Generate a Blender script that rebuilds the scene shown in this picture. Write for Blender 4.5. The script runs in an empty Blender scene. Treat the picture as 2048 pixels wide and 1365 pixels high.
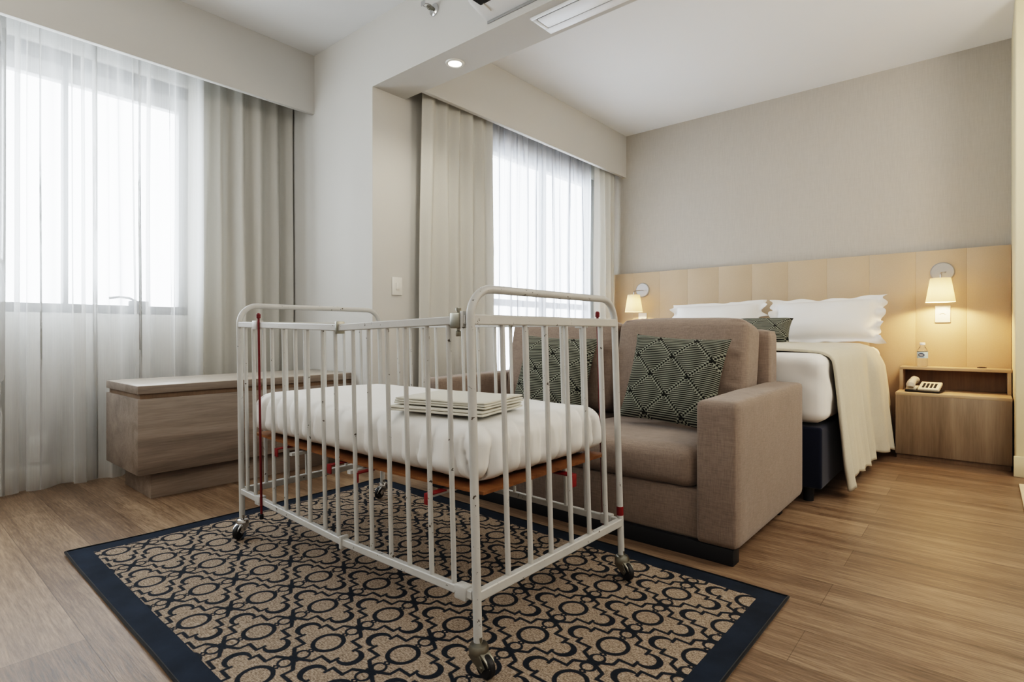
import bpy, bmesh, math, random
from math import sin, cos, pi, sqrt, radians
from mathutils import Vector, Matrix, noise
random.seed(7)
S = bpy.context.scene
COL = S.collection

# ------------------------------------------------------------------ mesh builder
class MB:
    def __init__(s): s.v = []; s.f = []
    def add(s, vs, fs):
        b = len(s.v); s.v += [tuple(p) for p in vs]; s.f += [tuple(b + i for i in f) for f in fs]; return s
    def box(s, lo, hi, bev=0.0, seg=2, rot=None):
        bm = bmesh.new(); bmesh.ops.create_cube(bm, size=1)
        c = [(lo[i] + hi[i]) / 2 for i in range(3)]; d = [hi[i] - lo[i] for i in range(3)]
        for v in bm.verts: v.co = Vector((v.co.x * d[0], v.co.y * d[1], v.co.z * d[2]))
        if bev: bmesh.ops.bevel(bm, geom=bm.edges[:], offset=bev, segments=seg, affect='EDGES', profile=.5)
        bm.verts.index_update()
        vs = [(rot @ v.co if rot else v.co) + Vector(c) for v in bm.verts]
        s.add(vs, [[v.index for v in f.verts] for f in bm.faces]); bm.free(); return s
    def tube(s, pts, r, n=12, square=False, rs=None, cap=True):
        P = [Vector(p) for p in pts]; vs = []; fs = []
        up = None
        for i, p in enumerate(P):
            t = (P[min(i + 1, len(P) - 1)] - P[max(i - 1, 0)]).normalized()
            if up is None:
                a = Vector((0, 0, 1)) if abs(t.z) < .9 else Vector((0, 1, 0))
                up = (a - t * a.dot(t)).normalized()
            else: up = (up - t * up.dot(t)).normalized()
            sd = t.cross(up); rr = rs[i] if rs else r
            if square:
                h = rr if isinstance(rr, tuple) else (rr, rr); e = .22
                ring = [(-1, -1 + e), (-1 + e, -1), (1 - e, -1), (1, -1 + e), (1, 1 - e), (1 - e, 1), (-1 + e, 1), (-1, 1 - e)]
                for a, b in ring: vs.append(p + sd * a * h[0] + up * b * h[1])
                k = 8
            else:
                k = n
                for j in range(n): vs.append(p + sd * cos(2 * pi * j / n) * rr + up * sin(2 * pi * j / n) * rr)
        for i in range(len(P) - 1):
            for j in range(k): fs.append((i * k + j, i * k + (j + 1) % k, (i + 1) * k + (j + 1) % k, (i + 1) * k + j))
        if cap: fs.append(tuple(range(k - 1, -1, -1))); fs.append(tuple((len(P) - 1) * k + j for j in range(k)))
        return s.add(vs, fs)
    def lathe(s, prof, c=(0, 0, 0), n=32, M=None, cap=True):
        vs = []; fs = []; m = len(prof); c = Vector(c)
        for r, z in prof:
            for j in range(n):
                p = Vector((r * cos(2 * pi * j / n), r * sin(2 * pi * j / n), z)); vs.append((M @ p if M else p) + c)
        for i in range(m - 1):
            for j in range(n): fs.append((i * n + j, i * n + (j + 1) % n, (i + 1) * n + (j + 1) % n, (i + 1) * n + j))
        if cap: fs.append(tuple(range(n - 1, -1, -1))); fs.append(tuple((m - 1) * n + j for j in range(n)))
        return s.add(vs, fs)
    def grid(s, fn, nu, nv):
        vs = [fn(i / nu, j / nv) for j in range(nv + 1) for i in range(nu + 1)]; w = nu + 1
        return s.add(vs, [(j * w + i, j * w + i + 1, (j + 1) * w + i + 1, (j + 1) * w + i) for j in range(nv) for i in range(nu)])
    def rbox(s, c, size, r, n=14, puff=(0, 0, 0), M=None, nz=0, nf=6, fn=None):
        """soft box: rounded edges, faces puffed out by puff along each axis"""
        h = [d / 2 for d in size]; c = Vector(c); bm = bmesh.new(); bmesh.ops.create_cube(bm, size=2)
        bmesh.ops.subdivide_edges(bm, edges=bm.edges[:], cuts=n, use_grid_fill=True)
        for v in bm.verts:
            q = [math.copysign(abs(t) ** .75, t) * h[i] for i, t in enumerate(v.co)]
            inn = [max(-(h[i] - r), min(h[i] - r, q[i])) for i in range(3)]
            d = Vector([q[i] - inn[i] for i in range(3)])
            if d.length > 1e-9: d = d.normalized() * r
            p = Vector(inn) + d; u = [p[i] / h[i] for i in range(3)]
            for i in range(3):
                a, b = (i + 1) % 3, (i + 2) % 3
                p[i] += math.copysign(puff[i], u[i]) * abs(u[i]) * max(0, 1 - u[a] ** 2) * max(0, 1 - u[b] ** 2)
            if nz: p += d.normalized() * nz * noise.noise(p * nf + Vector((c.x * 9, c.y, c.z))) if d.length > 0 else Vector()
            if fn: p = Vector(fn(p, u))
            v.co = p
        bm.verts.index_update(); bmesh.ops.recalc_face_normals(bm, faces=bm.faces[:])
        s.add([(M @ v.co if M else v.co) + c for v in bm.verts], [[v.index for v in f.verts] for f in bm.faces]); bm.free(); return s

def wloc(o):
    p = Vector()
    while o: p += o.location; o = o.parent
    return p
def obj(name, mb, mat, parent=None, smooth=35, double=False):
    me = bpy.data.meshes.new(name); off = wloc(parent) if parent else Vector()
    me.from_pydata([(x - off.x, y - off.y, z - off.z) for x, y, z in mb.v], [], mb.f)
    me.update()
    if smooth:
        me.polygons.foreach_set('use_smooth', [True] * len(me.polygons)); me.set_sharp_from_angle(angle=radians(smooth))
    o = bpy.data.objects.new(name, me); COL.objects.link(o)
    if mat: me.materials.append(mat)
    if parent: o.parent = parent
    return o
def thing(name, label, cat, loc, group=None):
    o = bpy.data.objects.new(name, None); COL.objects.link(o); o.location = loc; o.empty_display_size = .1
    return tag(o, label, cat, group)
def tag(o, label, cat, group=None):
    o['label'] = label; o['category'] = cat
    if group: o['group'] = group
    return o
def struct(name, mb, mat, parent=None, smooth=35):
    o = obj(name, mb, mat, parent, smooth)
    if not parent: o['kind'] = 'structure'
    return o
def dup(root, loc, label):
    r = root.copy(); COL.objects.link(r); r.location = loc; r['label'] = label
    for ch in list(root.children):
        c = ch.copy(); COL.objects.link(c); c.parent = r
        for g in list(ch.children):
            d = g.copy(); COL.objects.link(d); d.parent = c
    return r

# ------------------------------------------------------------------ materials
class X:
    """tiny expression wrapper over math nodes"""
    def __init__(s, t, o): s.t = t; s.o = o
    def op(s, k, *a):
        n = s.t.nodes.new('ShaderNodeMath'); n.operation = k
        for i, q in enumerate((s,) + a):
            if isinstance(q, X): s.t.links.new(q.o, n.inputs[i])
            else: n.inputs[i].default_value = q
        return X(s.t, n.outputs[0])
    def __add__(s, b): return s.op('ADD', b)
    def __sub__(s, b): return s.op('SUBTRACT', b)
    def __mul__(s, b): return s.op('MULTIPLY', b)
    def __rsub__(s, b): return (s * -1.0) + b
    def abs(s): return s.op('ABSOLUTE')
    def min(s, b): return s.op('MINIMUM', b)
    def max(s, b): return s.op('MAXIMUM', b)
    def floor(s): return s.op('FLOOR')
    def fmod(s, b): return s.op('FLOORED_MODULO', b)
    def sqrt(s): return s.op('SQRT')
    def gt(s, b): return s.op('GREATER_THAN', b)
    def lt(s, b): return s.op('LESS_THAN', b)
    def step(s, w):  # 1 where s<0, soft over w
        n = s.t.nodes.new('ShaderNodeMapRange'); s.t.links.new(s.o, n.inputs[0])
        n.inputs[1].default_value = -w; n.inputs[2].default_value = w; n.inputs[3].default_value = 1; n.inputs[4].default_value = 0
        return X(s.t, n.outputs[0])

def newmat(name):
    m = bpy.data.materials.new(name); m.use_nodes = True; t = m.node_tree
    return m, t, t.nodes['Principled BSDF']
def lin(c):
    return tuple(((x / 255) / 12.92 if x <= 10 else (((x / 255) + .055) / 1.055) ** 2.4) for x in c) + (1,)
def mixc(t, fac, a, b, blend='MIX'):
    n = t.nodes.new('ShaderNodeMix'); n.data_type = 'RGBA'; n.blend_type = blend
    for i, q in ((0, fac), (6, a), (7, b)):
        if hasattr(q, 'is_linked') or isinstance(q, bpy.types.NodeSocket): t.links.new(q, n.inputs[i])
        else: n.inputs[i].default_value = q
    return n.outputs[2]
def coords(t, kind='Object', scale=(1, 1, 1), loc=(0, 0, 0), rot=(0, 0, 0)):
    tc = t.nodes.new('ShaderNodeTexCoord'); mp = t.nodes.new('ShaderNodeMapping')
    mp.inputs['Scale'].default_value = scale; mp.inputs['Location'].default_value = loc; mp.inputs['Rotation'].default_value = rot
    t.links.new(tc.outputs[kind], mp.inputs[0]); return mp.outputs[0]
def noisen(t, vec, scale, detail=4, rough=.55, dist=0):
    n = t.nodes.new('ShaderNodeTexNoise'); t.links.new(vec, n.inputs['Vector'])
    n.inputs['Scale'].default_value = scale; n.inputs['Detail'].default_value = detail; n.inputs['Roughness'].default_value = rough; n.inputs['Distortion'].default_value = dist
    return n.outputs['Fac']
def ramp(t, fac, stops):
    n = t.nodes.new('ShaderNodeValToRGB'); t.links.new(fac, n.inputs[0]); e = n.color_ramp.elements
    while len(e) < len(stops): e.new(.5)
    for i, (p, c) in enumerate(stops): e[i].position = p; e[i].color = c
    return n.outputs[0]
def bump(t, b, h, strength, dist=.01):
    n = t.nodes.new('ShaderNodeBump'); n.inputs['Strength'].default_value = strength; n.inputs['Distance'].default_value = dist
    t.links.new(h, n.inputs['Height']); t.links.new(n.outputs[0], b.inputs['Normal'])
def plain(name, rgb, rough=.5, metal=0, spec=.5, nz=.04, nscale=30, bmp=0, bscale=200):
    m, t, b = newmat(name); v = coords(t); f = noisen(t, v, nscale)
    c = lin(rgb); lo = tuple(x * (1 - nz) for x in c[:3]) + (1,); hi = tuple(min(1, x * (1 + nz)) for x in c[:3]) + (1,)
    t.links.new(mixc(t, f, lo, hi), b.inputs['Base Color'])
    b.inputs['Roughness'].default_value = rough; b.inputs['Metallic'].default_value = metal; b.inputs['Specular IOR Level'].default_value = spec
    if bmp: bump(t, b, noisen(t, v, bscale, 3), bmp, .004)
    return m
def fabric(name, rgb, scale=900, var=.12, bmp=.25, rough=.9, sheen=.2, big=.06):
    m, t, b = newmat(name); c = lin(rgb)
    vx = coords(t, scale=(1, 1, .12)); vz = coords(t, scale=(.12, .12, 1))
    f = X(t, noisen(t, vx, scale, 2)) + X(t, noisen(t, vz, scale, 2)); f = f * .5
    g = X(t, noisen(t, coords(t), 7, 3))
    h = f * (1 - big * 3) + g * (big * 3)
    t.links.new(ramp(t, h.o, [(.3, tuple(x * (1 - var) for x in c[:3]) + (1,)), (.7, tuple(min(1, x * (1 + var)) for x in c[:3]) + (1,))]), b.inputs['Base Color'])
    b.inputs['Roughness'].default_value = rough; b.inputs['Sheen Weight'].default_value = sheen; b.inputs['Specular IOR Level'].default_value = .2
    bump(t, b, f.o, bmp, .002); return m
def wood(name, dark, light, axis='Z', scale=6.0, rough=.45, bandw=11):
    m, t, b = newmat(name)
    sc = {'X': (.06, 1, 1), 'Y': (1, .06, 1), 'Z': (1, 1, .06)}[axis]
    v = coords(t, scale=sc)
    f1 = X(t, noisen(t, v, bandw, 5, .6, .6)); f2 = X(t, noisen(t, v, bandw * 14, 3, .6)); f3 = X(t, noisen(t, v, bandw * .35, 2))
    f = f1 * .55 + f2 * .2 + f3 * .25
    t.links.new(ramp(t, f.o, [(.36, lin(dark)), (.64, lin(light))]), b.inputs['Base Color'])
    b.inputs['Roughness'].default_value = rough; b.inputs['Specular IOR Level'].default_value = .35
    bump(t, b, f2.o, .06, .002); return m
def emit(name, rgb, k):
    m = bpy.data.materials.new(name); m.use_nodes = True; t = m.node_tree; t.nodes.remove(t.nodes['Principled BSDF'])
    e = t.nodes.new('ShaderNodeEmission'); e.inputs[0].default_value = lin(rgb); e.inputs[1].default_value = k
    t.links.new(e.outputs[0], t.nodes['Material Output'].inputs[0]); return m
def sheer(name, rgb, alpha_face=.5, alpha_edge=.97, pw=.5):
    m = bpy.data.materials.new(name); m.use_nodes = True; t = m.node_tree; t.nodes.remove(t.nodes['Principled BSDF'])
    d = t.nodes.new('ShaderNodeBsdfDiffuse'); tr = t.nodes.new('ShaderNodeBsdfTranslucent'); tp = t.nodes.new('ShaderNodeBsdfTransparent')
    d.inputs[0].default_value = lin(rgb); tr.inputs[0].default_value = lin([q * .84 for q in rgb])
    a = t.nodes.new('ShaderNodeMixShader'); a.inputs[0].default_value = .5; t.links.new(d.outputs[0], a.inputs[1]); t.links.new(tr.outputs[0], a.inputs[2])
    lw = t.nodes.new('ShaderNodeLayerWeight'); lw.inputs[0].default_value = pw
    wv = noisen(t, coords(t, scale=(1, 1, .02)), 240, 2)
    mr = t.nodes.new('ShaderNodeMapRange'); t.links.new(lw.outputs['Facing'], mr.inputs[0]); mr.inputs[3].default_value = alpha_face; mr.inputs[4].default_value = alpha_edge
    al = X(t, mr.outputs[0]) + (X(t, wv) - .5) * .12
    mx = t.nodes.new('ShaderNodeMixShader'); t.links.new(al.o, mx.inputs[0]); t.links.new(tp.outputs[0], mx.inputs[1]); t.links.new(a.outputs[0], mx.inputs[2])
    t.links.new(mx.outputs[0], t.nodes['Material Output'].inputs[0]); return m
def cloth2(name, rgb, trans=.35):
    m = bpy.data.materials.new(name); m.use_nodes = True; t = m.node_tree; t.nodes.remove(t.nodes['Principled BSDF'])
    d = t.nodes.new('ShaderNodeBsdfDiffuse'); tr = t.nodes.new('ShaderNodeBsdfTranslucent')
    f = noisen(t, coords(t, scale=(1, 1, .3)), 300, 2); c = lin(rgb)
    cc = mixc(t, f, tuple(x * .93 for x in c[:3]) + (1,), c)
    t.links.new(cc, d.inputs[0]); t.links.new(cc, tr.inputs[0])
    a = t.nodes.new('ShaderNodeMixShader'); a.inputs[0].default_value = trans; t.links.new(d.outputs[0], a.inputs[1]); t.links.new(tr.outputs[0], a.inputs[2])
    t.links.new(a.outputs[0], t.nodes['Material Output'].inputs[0]); return m

M = {}
M['wall'] = plain('wall_paint', (206, 204, 199), .85, nz=.02, nscale=3, bmp=.04, bscale=90, spec=.2)
M['ceil'] = plain('ceiling_paint', (234, 235, 235), .9, nz=.015, nscale=2, spec=.15)
M['trim'] = plain('trim_paint', (216, 211, 200), .55, nz=.02)
M['white'] = plain('white_plastic', (228, 226, 220), .35, nz=.01)
M['acwhite'] = plain('air_conditioner_plastic', (240, 241, 241), .35, nz=.01)
M['black'] = plain('black_rubber', (22, 22, 24), .55)
M['dark'] = plain('dark_gap', (30, 28, 27), .8)
M['navy'] = fabric('navy_bed_base_cloth', (24, 30, 48), 700)
M['legs'] = plain('dark_plinth', (26, 26, 30), .6)
M['chrome'] = plain('chrome', (205, 205, 205), .18, 1, nz=.02)
M['pewter'] = plain('pewter_metal', (150, 148, 138), .38, 1, nz=.12, nscale=60)
M['frame'] = plain('window_aluminium', (38, 38, 38), .5, .2)
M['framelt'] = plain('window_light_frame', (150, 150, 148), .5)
M['red'] = plain('red_paint', (120, 22, 26), .4)
M['rodred'] = plain('dark_red_rod', (104, 24, 28), .35)
M['ply'] = wood('plywood', (104, 68, 38), (142, 98, 58), 'X', rough=.6)
M['woodv'] = wood('laminate_vertical_grain', (112, 96, 79), (154, 136, 116), 'Z', bandw=9)
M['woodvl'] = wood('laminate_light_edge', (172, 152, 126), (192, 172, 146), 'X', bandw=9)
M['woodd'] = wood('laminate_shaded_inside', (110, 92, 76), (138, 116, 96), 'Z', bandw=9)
M['woody'] = wood('laminate_horizontal_grain', (104, 94, 86), (160, 147, 136), 'Y', bandw=9)
M['woodx'] = wood('laminate_end_grain', (138, 124, 112), (164, 150, 138), 'X', bandw=9)
M['top'] = wood('laminate_top', (168, 158, 146), (188, 178, 166), 'Y', bandw=9, rough=.35)
M['sofa'] = fabric('sofa_fabric', (139, 124, 113), 260, .24, .45)
M['linen'] = plain('white_linen', (236, 234, 230), .85, nz=.015, nscale=8, bmp=.05, bscale=500, spec=.15)
M['fitted'] = plain('white_fitted_sheet', (236, 235, 232), .8, nz=.015, nscale=8, bmp=.05, bscale=400, spec=.2)
M['sheetgrey'] = plain('folded_cotton', (218, 215, 204), .85, nz=.03, nscale=8, bmp=.06, bscale=500, spec=.15)
M['blanket'] = fabric('cream_woven_blanket', (208, 201, 184), 420, .06, .6, sheen=.05)
M['sheer'] = sheer('sheer_voile', (236, 235, 232), .45, 1.0)
M['sheer2'] = sheer('sheer_voile_bedroom', (230, 232, 237), .60, 1.0)
M['blackout'] = cloth2('blackout_cloth', (212, 210, 203), .14)
M['disc'] = plain('brushed_disc', (176, 176, 174), .42, .55, nz=.03)
M['phone'] = plain('cream_phone_plastic', (226, 216, 196), .4, nz=.01)
M['handset'] = plain('grey_phone_plastic', (188, 184, 176), .35, nz=.02)
M['labelblue'] = plain('pale_blue_label', (176, 206, 226), .4)
M['labeldark'] = plain('navy_label_print', (36, 52, 84), .4)
M['labelwhite'] = plain('white_label_print', (226, 232, 238), .4)
M['bulb'] = emit('lamp_bulb', (255, 222, 160), 16)
M['down'] = emit('downlight_glow', (255, 250, 226), 7)
M['mat'] = fabric('pale_mat', (222, 206, 178), 300)

# white chipped paint for the crib
m, t, b = newmat('chipped_white_enamel'); v = coords(t)
ch = X(t, noisen(t, v, 55, 5, .65)); pat = X(t, noisen(t, v, 4, 2))
mask = (ch * .8 + pat * .2).gt(.636)
c1 = mixc(t, noisen(t, v, 12), lin((180, 180, 177)), lin((200, 199, 195)))
t.links.new(mixc(t, mask.o, c1, lin((70, 62, 54))), b.inputs['Base Color']); b.inputs['Roughness'].default_value = .38
bump(t, b, (1.0 - mask).o, .3, .002); M['crib'] = m

# wallpaper with fine vertical threads
m, t, b = newmat('linen_wallpaper')
f = X(t, noisen(t, coords(t, scale=(1, 1, .06)), 210, 3)) * .7 + X(t, noisen(t, coords(t, scale=(.1, .1, 1)), 160, 2)) * .3
t.links.new(ramp(t, f.o, [(.3, lin((183, 177, 168))), (.7, lin((193, 187, 178)))]), b.inputs['Base Color'])
b.inputs['Roughness'].default_value = .8; b.inputs['Specular IOR Level'].default_value = .2; bump(t, b, f.o, .18, .003); M['paper'] = m

# headboard upholstery panels
m, t, b = newmat('headboard_panel')
f = X(t, noisen(t, coords(t), 160, 3)); g = X(t, noisen(t, coords(t), 2.2, 2))
t.links.new(ramp(t, (f * .3 + g * .7).o, [(.35, lin((184, 163, 138))), (.65, lin((195, 174, 149)))]), b.inputs['Base Color'])
b.inputs['Roughness'].default_value = .6; bump(t, b, f.o, .1, .002); M['headboard'] = m

# floor planks
m, t, b = newmat('wood_plank_floor')
v = coords(t, loc=(.367 - 1.415, -.022, 0))
br = t.nodes.new('ShaderNodeTexBrick'); t.links.new(v, br.inputs['Vector']); br.offset = .5; br.offset_frequency = 2
for k, q in (('Scale', 1), ('Mortar Size', .0011), ('Mortar Smooth', .2), ('Brick Width', 2.83), ('Row Height', .18), ('Bias', 0)): br.inputs[k].default_value = q
br.inputs['Color1'].default_value = (0, 0, 0, 1); br.inputs['Color2'].default_value = (1, 1, 1, 1); br.inputs['Mortar'].default_value = (.5, .5, .5, 1)
sep = t.nodes.new('ShaderNodeSeparateXYZ'); t.links.new(v, sep.inputs[0])
row = (X(t, sep.outputs[1]) * (1 / .18)).floor()
cmb = t.nodes.new('ShaderNodeCombineXYZ'); t.links.new((X(t, sep.outputs[0]) * .07 + row * 3.7).o, cmb.inputs[0]); t.links.new(sep.outputs[1], cmb.inputs[1]); t.links.new(row.o, cmb.inputs[2])
g1 = X(t, noisen(t, cmb.outputs[0], 14, 6, .62, .5)); g2 = X(t, noisen(t, cmb.outputs[0], 150, 6, .72)); g3 = X(t, noisen(t, v, 1.2, 2))
g = g1 * .36 + g2 * .46 + g3 * .10 + X(t, br.outputs['Color']) * .08
wc = ramp(t, g.o, [(.34, lin((70, 56, 44))), (.48, lin((124, 103, 84))), (.62, lin((170, 146, 122)))])
t.links.new(mixc(t, (X(t, br.outputs['Fac']) * .55).o, wc, lin((58, 44, 34))), b.inputs['Base Color'])
t.links.new((g2 * .2 + .3).o, b.inputs['Roughness']); b.inputs['Specular IOR Level'].default_value = .38
bump(t, b, (g2 * .6 + g1 * .6 - X(t, br.outputs['Fac']) * .3).o, .3, .003); M['floor'] = m

# rug: interlaced ring and trellis lattice
m, t, b = newmat('trellis_rug')
RW, RH = 2.046, 1.349; K = .9276
tc = t.nodes.new('ShaderNodeTexCoord'); sep = t.nodes.new('ShaderNodeSeparateXYZ'); t.links.new(tc.outputs['Object'], sep.inputs[0])
ox, oy = X(t, sep.outputs[0]), X(t, sep.outputs[1])
RC = (-1.479, 1.1415)                       # rug centre in the room
pu = (ox - (-1.4583 - RC[0])) * (1 / K); pv = (oy - (.8707 - RC[1])) * (1 / K)
wob = X(t, noisen(t, tc.outputs['Object'], 60, 2)) - .5
pu = pu + wob * .0022; pv = pv + (X(t, noisen(t, tc.outputs['Object'], 75, 2)) - .5) * .0022
fu = ((pu + .2).fmod(.4) - .2).abs(); fv = ((pv + .1).fmod(.2) - .1).abs()
def length(a, b_): return (a * a + b_ * b_).sqrt()
def boxd(u, v, uc, vc, hu, hv): return ((u - uc).abs() - hu).max((v - vc).abs() - hv)
def motif(u, v):
    d = (length(u, v) - .0405).abs() - .0064                                  # big ring
    q = u + (v - .0515).abs(); d = d.min((q - .0120).max(.0036 - q))             # little diamond link
    so = length(u, v - .0785) - .0235; si = length(u, v - .0748) - .0140
    d = d.min(so.max(si * -1.0))                                              # small ring, thick on its far side
    co = length(u - .107, v) - .036; ci = length(u - .0985, v) - .0258
    d = d.min(co.max(ci * -1.0).max(.083 - u))                                # cup
    d = d.min(boxd(u, v, .0865, .034, .0050, .015)).min(boxd(u, v, .0665, .046, .0250, .0050)).min(boxd(u, v, .0445, .060, .0050, .0180))
    a = (u - .022) * .868 - (v - .0875) * .497; c = (u - .022) * .497 + (v - .0875) * .868
    d = d.min((a.abs() - .026).max(c.abs() - .0056))                          # slanted arm to the knot
    return d.min(boxd(u, v, 0, .1, .020, .0040))
dist = motif(fu, fv).min(motif(.2 - fu, .1 - fv))
line = dist.step(.0012)
edge = (ox.abs() - (RW / 2 - .068)).max(oy.abs() - (RH / 2 - .068)).gt(0)
weave = X(t, noisen(t, coords(t, scale=(1, .35, 1)), 420, 2)); wv2 = X(t, noisen(t, coords(t, scale=(.35, 1, 1)), 300, 2))
wf = weave * .5 + wv2 * .5
base = ramp(t, wf.o, [(.38, lin((104, 91, 78))), (.5, lin((146, 130, 114))), (.62, lin((174, 159, 143)))])
dk = ramp(t, wf.o, [(.35, lin((22, 27, 34))), (.65, lin((34, 41, 51)))])
bd = ramp(t, noisen(t, tc.outputs['Object'], 9), [(.3, lin((26, 34, 45))), (.7, lin((36, 46, 60)))])
cc = mixc(t, line.o, base, dk); cc = mixc(t, edge.o, cc, bd)
t.links.new(cc, b.inputs['Base Color']); b.inputs['Roughness'].default_value = .85; b.inputs['Specular IOR Level'].default_value = .25
bump(t, b, (wf * (1.0 - edge * .8)).o, .5, .003); M['rug'] = m
M['rugedge'] = fabric('rug_binding', (14, 17, 22), 600)

# cushion: thin horizontal stripes crossed by stepped diamonds with dark knots
m, t, b = newmat('stepped_diamond_cushion')
tc = t.nodes.new('ShaderNodeTexCoord'); sep = t.nodes.new('ShaderNodeSeparateXYZ'); t.links.new(tc.outputs['Object'], sep.inputs[0])
q = .0043
iu = (X(t, sep.outputs[0]) * (1 / q) + 400.0).floor(); iv = (X(t, sep.outputs[2]) * (1 / q) + 400.0).floor()
P = 40.0
a1 = (iu + iv * 1.0).fmod(P); a2 = (iu - iv * 1.0).fmod(P)
e1 = (a1 - P / 2).abs(); e2 = (a2 - P / 2).abs()          # distance to the two diagonal families (in cells)
band1 = e1.lt(2.6); band2 = e2.lt(2.6)
hs = (X(t, sep.outputs[2]) * (1 / (2 * q)) + 400.0).fmod(1.0).gt(.52)
d1 = ((iu * .5).floor() + (iv * .5).floor()).fmod(2.0).gt(.5); d2 = d1
lt_ = hs * (1.0 - band1) + d1 * band1
lt_ = lt_ * (1.0 - band2) + d2 * band2
knot = e1.lt(2.6) * e2.lt(2.6)
lt_ = lt_ * (1.0 - knot)
fz = X(t, noisen(t, coords(t), 500, 2))
t.links.new(mixc(t, (lt_ * (fz * .4 + .72)).o, lin((38, 38, 36)), lin((142, 143, 131))), b.inputs['Base Color'])
b.inputs['Roughness'].default_value = .9; b.inputs['Specular IOR Level'].default_value = .15; bump(t, b, (lt_ * .6 + fz * .5).o, .3, .002); M['pattern'] = m

# lamp shade
m = bpy.data.materials.new('lamp_shade_cloth'); m.use_nodes = True; t = m.node_tree; t.nodes.remove(t.nodes['Principled BSDF'])
d = t.nodes.new('ShaderNodeBsdfDiffuse'); tr = t.nodes.new('ShaderNodeBsdfTranslucent'); mx = t.nodes.new('ShaderNodeMixShader')
cc = mixc(t, noisen(t, coords(t, scale=(1, 1, .2)), 200, 2), lin((238, 228, 208)), lin((248, 240, 224)))
t.links.new(cc, d.inputs[0]); t.links.new(cc, tr.inputs[0]); mx.inputs[0].default_value = .6
t.links.new(d.outputs[0], mx.inputs[1]); t.links.new(tr.outputs[0], mx.inputs[2]); t.links.new(mx.outputs[0], t.nodes['Material Output'].inputs[0]); M['shade'] = m
# clear plastic
m, t, b = newmat('clear_plastic'); b.inputs['Base Color'].default_value = (.95, .98, 1, 1); b.inputs['Roughness'].default_value = .05; b.inputs['IOR'].default_value = 1.33
b.inputs['Transmission Weight'].default_value = .95; t.links.new((X(t, noisen(t, coords(t), 30)) * .05 + .03).o, b.inputs['Roughness']); M['clear'] = m
# window glass: thin, mostly transparent
m = bpy.data.materials.new('window_glass'); m.use_nodes = True; t = m.node_tree; t.nodes.remove(t.nodes['Principled BSDF'])
g = t.nodes.new('ShaderNodeBsdfGlossy'); tp = t.nodes.new('ShaderNodeBsdfTransparent'); mx = t.nodes.new('ShaderNodeMixShader'); mx.inputs[0].default_value = .06; g.inputs['Roughness'].default_value = .02
tp.inputs[0].default_value = (.97, .98, 1, 1)
t.links.new(tp.outputs[0], mx.inputs[1]); t.links.new(g.outputs[0], mx.inputs[2]); t.links.new(mx.outputs[0], t.nodes['Material Output'].inputs[0]); M['glass'] = m

# ------------------------------------------------------------------ room shell
CE, SO = 2.665, 2.271
XL, XP, YP, YB = -3.80, -2.788, 1.987, 4.73      # window wall, bedroom window wall, pier face, headboard wall
XR, YF = 1.75, -1.7
struct('floor', MB().box((XL - .2, YF, -.1), (XR, YB + .2, 0)), M['floor'])
struct('ceiling', MB().box((XL - .2, YF, CE), (XR, YB + .2, CE + .1)), M['ceil'])
# left wall with window opening
w1 = (-.40, 1.358, .905, 2.335)
mb = MB().box((XL - .15, YF, 0), (XL, w1[0], CE)).box((XL - .15, w1[1], 0), (XL, YP, CE)).box((XL - .15, w1[0], 0), (XL, w1[1], w1[2])).box((XL - .15, w1[0], w1[3]), (XL, w1[1], CE))
struct('wall_left', mb, M['wall'])
struct('wall_pier', MB().box((XL - .15, YP, 0), (XP, 2.9, CE)), M['wall'])
w2 = (2.98, 4.50, .10, 2.24)
mb = MB().box((XP - .15, 2.9, 0), (XP, w2[0], CE)).box((XP - .15, w2[1], 0), (XP, YB + .1, CE)).box((XP - .15, w2[0], 0), (XP, w2[1], w2[2])).box((XP - .15, w2[0], w2[3]), (XP, w2[1], CE))
struct('wall_bedroom', mb, M['wall'])
struct('wall_back', MB().box((XP - .15, YB, 0), (XR, YB + .15, CE)), M['paper'])
M['warmlit'] = plain('warm_lit_wall', (224, 211, 178), .7, nz=.02)  # warm hall light tinted into the colour of this wall and its baseboard
struct('wall_right', MB().box((.128, 4.155, 0), (XR, YB + .02, CE), .008, 3), M['warmlit'])
struct('wall_far', MB().box((XR, YF, 0), (XR + .15, YB, CE)), M['wall'])
struct('wall_front', MB().box((XL - .2, YF - .15, 0), (XR, YF, CE)), M['wall'])
struct('wall_beam', MB().box((XP, YP, SO), (XR, 2.232, CE)), M['wall'])
struct('trim_1', MB().box((-3.475, YF, SO), (-3.443, YP + .002, CE), .002), M['wall'])       # curtain pelmets
struct('trim_2', MB().box((-2.632, 2.232, SO), (-2.60, YB + .002, CE), .002), M['wall'])
struct('baseboard_left', MB().box((XL, YF, 0), (XL + .014, YP, .094), .003), M['trim'])
struct('baseboard_pier', MB().box((XL, YP - .014, 0), (XP + .014, YP, .094), .003).box((XP, YP - .014, 0), (XP + .014, w2[0] - .02, .094), .003), M['trim'])
struct('baseboard_right', MB().box((.121, 4.141, 0), (XR, 4.155, .114), .003), M['warmlit'])

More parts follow.
